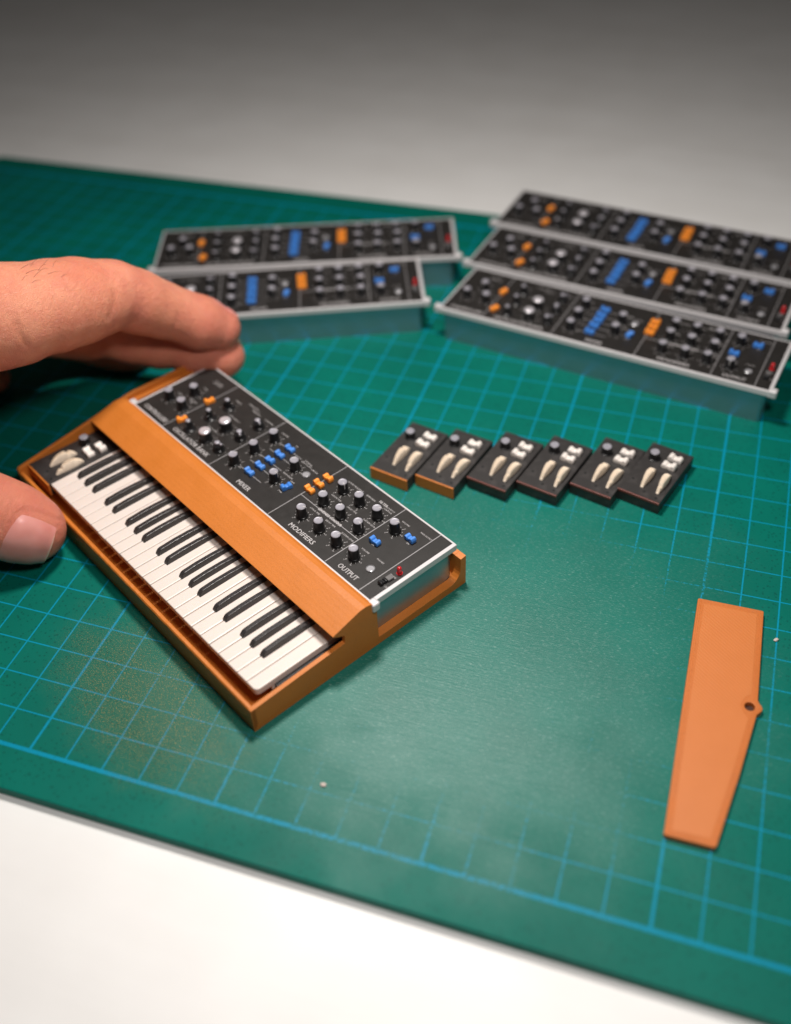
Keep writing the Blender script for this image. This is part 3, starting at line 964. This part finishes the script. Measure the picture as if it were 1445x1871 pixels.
INDEX_S = [[(-6.36, 8.26, 6.13, 1.58), (-5.35, 9.18, 5.79, 1.5), (-4.91, 9.54, 5.69, 1.44)], [(-4.69, 9.88, 5.65, 1.34), (-4.29, 10.57, 5.46, 1.31), (-3.93, 11.25, 5.27, 1.25), (-3.6, 11.79, 5.11, 1.13)], [(-3.41, 12.3, 4.97, 1.02), (-3.05, 12.9, 4.4, 0.97), (-2.59, 13.49, 3.8, 0.91)], [(-2.2, 13.86, 3.43, 0.86), (-1.81, 14.19, 3.04, 0.86), (-1.37, 14.56, 2.66, 0.72)]]
MIDDLE_S = [[(-7.48, 9.22, 5.16, 1.25), (-6.52, 10.95, 4.33, 1.1), (-5.92, 12.34, 3.46, 1.0), (-5.29, 13.0, 2.86, 0.93)], [(-4.86, 13.46, 2.72, 0.93), (-4.23, 13.78, 2.37, 0.9), (-3.39, 14.03, 2.01, 0.8)], [(-2.91, 14.26, 1.92, 0.77), (-2.22, 14.35, 1.74, 0.78), (-1.34, 14.52, 1.59, 0.69)]]
PALM2 = [(-7.76, 9.69, 4.86, 1.33), (-9.86, 9.95, 4.15, 1.53), (-12.01, 10.06, 3.31, 1.43), (-13.27, 9.39, 3.11, 1.43), (-12.7, 7.26, 4.43, 2.14)]
CREASE = []


def cone(p, a, b):
    a0, b0 = np.array(a[:3], np.float32), np.array(b[:3], np.float32)
    ba = b0 - a0
    t = np.clip(((p - a0) @ ba) / float(ba @ ba), 0, 1)
    d = p - a0 - t[..., None] * ba
    return np.sqrt((d * d).sum(-1)) - (a[3] + (b[3] - a[3]) * t)


def smin(a, b, k):
    h = np.clip(0.5 + 0.5 * (b - a) / k, 0, 1)
    return b * (1 - h) + a * h - k * h * (1 - h)


def chain(p, C_, k=0.12):
    d = None
    for a, b in zip(C_[:-1], C_[1:]):
        q = cone(p, a, b)
        d = q if d is None else smin(d, q, k)
    return d


def spline(C_, n_=3):
    P_ = np.array([C_[0]] + list(C_) + [C_[-1]])
    o_ = []
    for i in range(1, len(P_) - 2):
        for t in np.arange(n_) / n_:
            p0, p1, p2, p3 = P_[i - 1:i + 3]
            o_.append(0.5 * ((2 * p1) + (p2 - p0) * t + (2 * p0 - 5 * p1 + 4 * p2 - p3) * t * t + (3 * p1 - p0 - 3 * p2 + p3) * t ** 3))
    o_.append(P_[-2])
    return [tuple(x) for x in o_]


FING = [spline(c_, 2) for c_ in (INDEX, MIDDLE, RING, PINKY)]
TH_S = spline(THUMB, 2)


def hand_sdf(p):
    d = None
    for S_ in INDEX_S:
        q = chain(p, S_, 0.15)
        d = q if d is None else smin(d, q, 0.17)
    m_ = None
    for S_ in MIDDLE_S:
        q = chain(p, S_, 0.15)
        m_ = q if m_ is None else smin(m_, q, 0.15)
    d = smin(d, m_, 0.08)
    for F_, kk in zip(FING[2:], (0.10, 0.10)):
        q = chain(p, F_, 0.15)
        d = q if d is None else smin(d, q, kk)
    pl = smin(chain(p, PALM, 0.5), chain(p, PALM2, 0.5), 0.6)
    d = smin(d, pl, 0.45)
    th = chain(p, TH_S, 0.15)
    web = smin(pl, th, 0.9)
    d = smin(d, web, 0.12)
    return d


def project(p, it=12):
    p = np.array(p, np.float64)
    for _ in range(it):
        d = hand_sdf(p.astype(np.float32)).astype(np.float64)
        g = np.stack([hand_sdf((p + e).astype(np.float32)) - hand_sdf((p - e).astype(np.float32)) for e in np.eye(3) * 0.02], -1) / 0.04
        p = p - d[..., None] * g / np.maximum((g * g).sum(-1, keepdims=True), 1e-3)
    return p


def surface_nets(lo, hi, h, fn):
    ns = [int((b_ - a_) / h) + 1 for a_, b_ in zip(lo, hi)]
    ax = [np.arange(k_, dtype=np.float32) * h + a_ for k_, a_ in zip(ns, lo)]
    D = np.empty(ns, np.float32)
    for i in range(0, ns[0], 16):
        g = np.stack(np.meshgrid(ax[0][i:i + 16], ax[1], ax[2], indexing='ij'), -1)
        D[i:i + 16] = fn(g)
    S = D < 0
    c8 = [(i, j, k_) for i in (0, 1) for j in (0, 1) for k_ in (0, 1)]
    sl = lambda o_: tuple(slice(o_[q], ns[q] - 1 + o_[q]) for q in range(3))
    cnt = sum(S[sl(o_)].astype(np.int8) for o_ in c8)
    cells = np.argwhere((cnt > 0) & (cnt < 8))
    idx = -np.ones([k_ - 1 for k_ in ns], np.int64)
    idx[tuple(cells.T)] = np.arange(len(cells))
    acc = np.zeros((len(cells), 3)); num = np.zeros(len(cells))
    for a_ in c8:
        for q in range(3):
            if a_[q] == 0:
                b_ = list(a_); b_[q] = 1
                da = D[tuple((cells + a_).T)]; db = D[tuple((cells + b_).T)]
                m = (da < 0) != (db < 0)
                t = np.where(m, da / np.where(m, da - db, 1), 0)
                pt = np.array(a_, float)[None] + np.zeros((len(cells), 3))
                pt[:, q] += t
                acc += pt * m[:, None]; num += m
    V_ = (cells + acc / num[:, None]) * h + np.array(lo)
    F_ = []
    for q in range(3):
        o_ = [0, 0, 0]; o_[q] = 1
        A_ = S[:ns[0] - o_[0], :ns[1] - o_[1], :ns[2] - o_[2]]
        B_ = S[o_[0]:, o_[1]:, o_[2]:]
        E_ = np.argwhere(A_ != B_)
        r1, r2 = (q + 1) % 3, (q + 2) % 3
        E_ = E_[(E_[:, r1] > 0) & (E_[:, r2] > 0) & (E_[:, r1] < ns[r1] - 1) & (E_[:, r2] < ns[r2] - 1)]
        sgn = S[tuple(E_.T)]
        d1 = np.zeros(3, int); d1[r1] = 1
        d2 = np.zeros(3, int); d2[r2] = 1
        ids = [idx[tuple((E_ - x_).T)] for x_ in (0 * d1, d1, d1 + d2, d2)]
        Q_ = np.stack(ids, -1)
        Q_[~sgn] = Q_[~sgn][:, ::-1]
        F_.append(Q_)
    return V_, np.concatenate(F_)


def cr(a, b, side, depth=0.05, width=0.05, bow=0.0):
    """crease curve on the skin between two world points"""
    CREASE.append((a, b, depth, width))


HV, HF = surface_nets((-18.7, 2.2, 0.05), (0.9, 16.2, 8.4), 0.08, hand_sdf)
HV = project(HV, 2)
# creases: (list of world points near the skin, depth, width)
CR = [([(-1.8, 13.11, 4.06), (-1.81, 13.05, 3.98), (-1.83, 13.0, 3.89), (-1.85, 12.95, 3.79), (-1.89, 12.91, 3.72), (-1.94, 12.87, 3.64), (-1.99, 12.84, 3.56)], 0.02, 0.08), ([(-2.67, 11.39, 5.66), (-2.65, 11.32, 5.58), (-2.64, 11.26, 5.49), (-2.63, 11.2, 5.4), (-2.64, 11.1, 5.31), (-2.66, 11.01, 5.21), (-2.7, 10.93, 5.11)], 0.03, 0.1), ([(-3.93, 8.59, 6.19), (-3.91, 8.57, 6.08), (-3.89, 8.55, 5.96), (-3.87, 8.54, 5.84), (-3.86, 8.55, 5.72), (-3.85, 8.56, 5.6), (-3.85, 8.58, 5.47)], 0.03, 0.1), ([(-3.48, 11.54, 6.43), (-3.34, 11.44, 6.39), (-3.22, 11.37, 6.33), (-3.12, 11.32, 6.26), (-3.0, 11.34, 6.15), (-2.9, 11.37, 6.03), (-2.8, 11.41, 5.9)], 0.02, 0.035), ([(-3.49, 11.96, 6.27), (-3.38, 11.92, 6.25), (-3.28, 11.91, 6.21), (-3.19, 11.89, 6.17), (-3.09, 11.84, 6.13), (-3.01, 11.8, 6.08), (-2.93, 11.77, 6.03)], 0.018, 0.03), ([(-3.48, 11.04, 6.5), (-3.38, 11.0, 6.44), (-3.28, 10.98, 6.38), (-3.19, 10.97, 6.31), (-3.12, 10.97, 6.24), (-3.04, 10.98, 6.17), (-2.97, 11.0, 6.09)], 0.016, 0.03), ([(-3.74, 11.0, 6.63), (-3.64, 10.99, 6.58), (-3.53, 11.0, 6.53), (-3.44, 11.0, 6.48)], 0.012, 0.025), ([(-4.67, 10.09, 7.03), (-4.49, 9.87, 7.05), (-4.37, 9.71, 7.03), (-4.27, 9.58, 6.99), (-4.17, 9.47, 6.94), (-4.09, 9.38, 6.87), (-4.01, 9.3, 6.8)], 0.02, 0.035), ([(-4.52, 9.49, 7.09), (-4.38, 9.26, 7.02), (-4.27, 9.08, 6.92), (-4.18, 8.93, 6.8), (-4.13, 8.77, 6.67), (-4.1, 8.63, 6.53), (-4.08, 8.51, 6.38)], 0.012, 0.03), ([(-4.09, 9.99, 6.87), (-3.98, 9.93, 6.82), (-3.89, 9.89, 6.75), (-3.8, 9.85, 6.68), (-3.73, 9.89, 6.62), (-3.65, 9.92, 6.55), (-3.58, 9.95, 6.49)], 0.012, 0.025), ([(-4.0, 9.5, 6.83), (-3.95, 9.62, 6.81), (-3.92, 9.75, 6.78), (-3.89, 9.89, 6.75), (-3.88, 10.03, 6.74), (-3.86, 10.17, 6.73), (-3.84, 10.3, 6.73)], 0.012, 0.025), ([(-3.39, 4.89, 2.01), (-3.37, 4.98, 2.12), (-3.36, 5.09, 2.22), (-3.36, 5.2, 2.3), (-3.36, 5.34, 2.37), (-3.37, 5.49, 2.43), (-3.4, 5.65, 2.47)], 0.03, 0.05), ([(-3.54, 5.09, 2.37), (-3.53, 5.19, 2.43), (-3.53, 5.3, 2.48), (-3.53, 5.41, 2.52), (-3.54, 5.52, 2.55), (-3.55, 5.63, 2.56), (-3.57, 5.76, 2.57)], 0.02, 0.04), ([(-2.56, 6.34, 1.26), (-2.55, 6.2, 1.43), (-2.57, 6.11, 1.56), (-2.62, 6.03, 1.66), (-2.69, 5.96, 1.78), (-2.76, 5.9, 1.88), (-2.84, 5.84, 1.98), (-2.91, 5.77, 2.07), (-2.99, 5.7, 2.14), (-3.07, 5.64, 2.21), (-3.1, 5.54, 2.23), (-3.14, 5.46, 2.24), (-3.18, 5.37, 2.24), (-3.19, 5.27, 2.19), (-3.2, 5.18, 2.14), (-3.22, 5.09, 2.08), (-3.24, 4.99, 1.98), (-3.26, 4.9, 1.87), (-3.3, 4.82, 1.74)], 0.035, 0.05)]
N_ = len(HV)
cre = np.zeros(N_)
disp = np.zeros(N_)
for pts_, dep_, wid_ in CR:
    P_ = project(np.array(pts_), 8)
    dd = np.full(N_, 9.0)
    for a_, b_ in zip(P_[:-1], P_[1:]):
        ba = b_ - a_
        t = np.clip(((HV - a_) @ ba) / (ba @ ba), 0, 1)
        dd = np.minimum(dd, np.linalg.norm(HV - a_ - t[:, None] * ba, axis=1))
    g_ = np.exp(-(dd / wid_) ** 2)
    disp = np.maximum(disp, g_ * dep_)
    cre = np.maximum(cre, g_ * min(1, dep_ / 0.05))
G_ = np.stack([hand_sdf((HV + e).astype(np.float32)) - hand_sdf((HV - e).astype(np.float32)) for e in np.eye(3) * 0.03], -1)
G_ /= np.linalg.norm(G_, axis=1, keepdims=True) + 1e-9
HV = HV - G_ * disp[:, None]
# flatten the pads where they press on the case
CU, CVv, CA = np.array(U), np.array(V), np.array(A0)
lv = (HV - CA) @ CVv
lu = (HV - CA) @ CU
press = (lu > -12.3) & (lv > -0.02) & (lv < 2.0) & (HV[:, 1] < 8.6) & (HV[:, 2] < 3)
HV[press] -= CVv[None] * (lv[press] + 0.02)[:, None]
blush = np.zeros(N_)
for c_, r_ in ((THUMB[0][:3], 1.7), (INDEX[0][:3], 1.5), (MIDDLE[0][:3], 1.2), (INDEX[4][:3], 1.0)):
    blush = np.maximum(blush, np.exp(-(np.linalg.norm(HV - np.array(c_), axis=1) / r_) ** 2))
me = bpy.data.meshes.new('hand')
me.from_pydata(HV.tolist(), [], HF.tolist())
me.materials.append(M_SKIN)
me.polygons.foreach_set('use_smooth', [True] * len(HF))
for nm, arr in (('crease', cre), ('blush', blush)):
    at = me.attributes.new(nm, 'FLOAT', 'POINT')
    at.data.foreach_set('value', arr.astype(np.float32))
me.update()
hand = obj('hand', me)
tag(hand, 'left hand pinching the orange case between thumb and fingers', 'hand')


def nail(name, tip, back, dors, half_w, length, start=0.0, lift=0.02, curve=0.9, free=0.12):
    """shell on the dorsal skin; tip/back give the finger axis, dors the outward direction"""
    tip, back, dors = Vector(tip), Vector(back), Vector(dors).normalized()
    ax = (tip - back).normalized()
    dors = (dors - ax * dors.dot(ax)).normalized()
    sd = ax.cross(dors)
    NU, NV = 20, 16
    P_, fe_ = [], []
    for i in range(NU + 1):
        s_ = i / NU
        for j in range(NV + 1):
            t = j / NV * 2 - 1
            wv = 1.0 - 0.10 * (1 - s_) ** 2
            lo_s = 0.16 * (1 - math.sqrt(max(0, 1 - (t * 0.97) ** 2)))        # round cuticle
            hi_s = 1.0 - 0.10 * t * t
            ss = lo_s + (hi_s - lo_s) * s_
            ang = t * curve * wv
            base = back + ax * (start + ss * length)
            dr = dors * math.cos(ang) + sd * math.sin(ang)
            P_.append(base + dr * half_w * 1.2)
            fe_.append(max(0.0, min(1.0, (ss - (1 - free)) / 0.05)))
    P0 = np.array([list(p) for p in P_])
    # pull the outline on to the skin but keep the arch of the nail beyond the tip
    Q_ = project(P0, 6)
    nrm = P0 - Q_
    nrm /= np.linalg.norm(nrm, axis=1, keepdims=True) + 1e-9
    Gn = np.stack([hand_sdf((Q_ + e).astype(np.float32)) - hand_sdf((Q_ - e).astype(np.float32)) for e in np.eye(3) * 0.03], -1)
    Gn /= np.linalg.norm(Gn, axis=1, keepdims=True) + 1e-9
    jj = np.tile(np.linspace(-1, 1, NV + 1), NU + 1)
    ii = np.repeat(np.linspace(0, 1, NU + 1), NV + 1)
    lf = lift * np.clip(1.15 - np.abs(jj) ** 6, 0, 1) * np.clip(ii * 6, 0.15, 1) + 0.012 + 0.03 * np.clip((ii - 0.85) / 0.15, 0, 1)
    Q_ = Q_ + Gn * lf[:, None]
    m = MB()
    fs = [(i * (NV + 1) + j, (i + 1) * (NV + 1) + j, (i + 1) * (NV + 1) + j + 1, i * (NV + 1) + j + 1) for i in range(NU) for j in range(NV)]
    inn_ = Q_ - Gn * (lf[:, None] + 0.03)
    k_ = len(Q_)
    allv = [tuple(x) for x in Q_] + [tuple(x) for x in inn_]
    rim = [j for j in range(NV + 1)] + [i * (NV + 1) + NV for i in range(1, NU + 1)] + [NU * (NV + 1) + j for j in range(NV - 1, -1, -1)] + [i * (NV + 1) for i in range(NU - 1, 0, -1)]
    fs += [(rim[a], rim[(a + 1) % len(rim)], rim[(a + 1) % len(rim)] + k_, rim[a] + k_) for a in range(len(rim))]
    m.add(allv, fs, 0, True)
    bm = bmesh.new()
    me_ = m.mesh(name, M_NAIL, 60)
    bm.from_mesh(me_); bmesh.ops.recalc_face_normals(bm, faces=list(bm.faces)); bm.to_mesh(me_); bm.free()
    at = me_.attributes.new('free_edge', 'FLOAT', 'POINT')
    at.data.foreach_set('value', np.array(fe_ + fe_, np.float32))
    return obj(name, me_, hand)


nail('thumbnail', THUMB[0][:3], THUMB[2][:3], (0.313, -0.916, 0.227), 0.85, 1.50, 0.80, 0.022, 0.98, free=0.06)
nail('fingernail', INDEX[0][:3], INDEX[1][:3], (-0.037, 0.814, 0.53), 0.62, 1.15, 0.25, 0.02, 0.80)
nail('fingernail', MIDDLE[0][:3], MIDDLE[1][:3], (0.083, 0.777, 0.595), 0.6, 1.10, 0.35, 0.02, 0.80)

# hairs on the back of the index finger
HAIRS = [[(-4.39, 9.88, 7.02), (-4.4, 10.05, 7.0), (-4.42, 10.23, 6.96), (-4.4, 10.37, 6.92), (-4.32, 10.42, 6.89)], [(-4.19, 9.83, 6.95), (-4.17, 9.97, 6.94), (-4.15, 10.1, 6.91), (-4.12, 10.21, 6.88), (-4.05, 10.27, 6.85)], [(-4.35, 10.27, 6.91), (-4.44, 10.53, 6.87), (-4.51, 10.75, 6.82), (-4.53, 10.92, 6.77), (-4.4, 10.89, 6.79)], [(-4.01, 9.89, 6.84), (-4.03, 10.11, 6.84), (-4.03, 10.29, 6.84), (-3.99, 10.41, 6.83), (-3.91, 10.46, 6.8)], [(-4.09, 10.24, 6.83), (-4.11, 10.37, 6.85), (-4.12, 10.48, 6.85), (-4.11, 10.55, 6.85), (-4.06, 10.58, 6.83)], [(-4.15, 10.55, 6.82), (-4.19, 10.76, 6.81), (-4.26, 11.0, 6.76)], [(-3.84, 10.3, 6.73), (-3.79, 10.38, 6.73), (-3.74, 10.46, 6.73), (-3.68, 10.53, 6.71), (-3.62, 10.61, 6.67)], [(-4.13, 9.54, 6.92), (-4.13, 9.62, 6.94), (-4.13, 9.7, 6.96), (-4.12, 9.76, 6.95), (-4.09, 9.8, 6.93)], [(-3.89, 10.61, 6.75), (-3.94, 10.75, 6.77), (-3.98, 10.88, 6.76), (-4.01, 10.97, 6.74), (-3.97, 10.99, 6.73)], [(-3.56, 10.44, 6.59), (-3.54, 10.49, 6.6), (-3.53, 10.54, 6.61), (-3.51, 10.58, 6.6), (-3.49, 10.62, 6.58)], [(-3.94, 9.67, 6.8), (-3.92, 9.74, 6.81), (-3.9, 9.82, 6.8), (-3.87, 9.88, 6.78), (-3.84, 9.94, 6.75)]]
c = MB()
for P_ in HAIRS:
    vs = []
    for i, p in enumerate(P_):
        r_ = 0.0055 * (1 - 0.7 * i / len(P_))
        for q in range(3):
            a = q * 2.094
            vs.append((p[0], p[1] + r_ * math.cos(a), p[2] + r_ * math.sin(a)))
    c.add(vs, [(i * 3 + q, i * 3 + (q + 1) % 3, i * 3 + 3 + (q + 1) % 3, i * 3 + 3 + q) for i in range(len(P_) - 1) for q in range(3)])
tag(obj('fine_hair', c.mesh('fine_hair', M_HAIR), hand), kind='stuff')
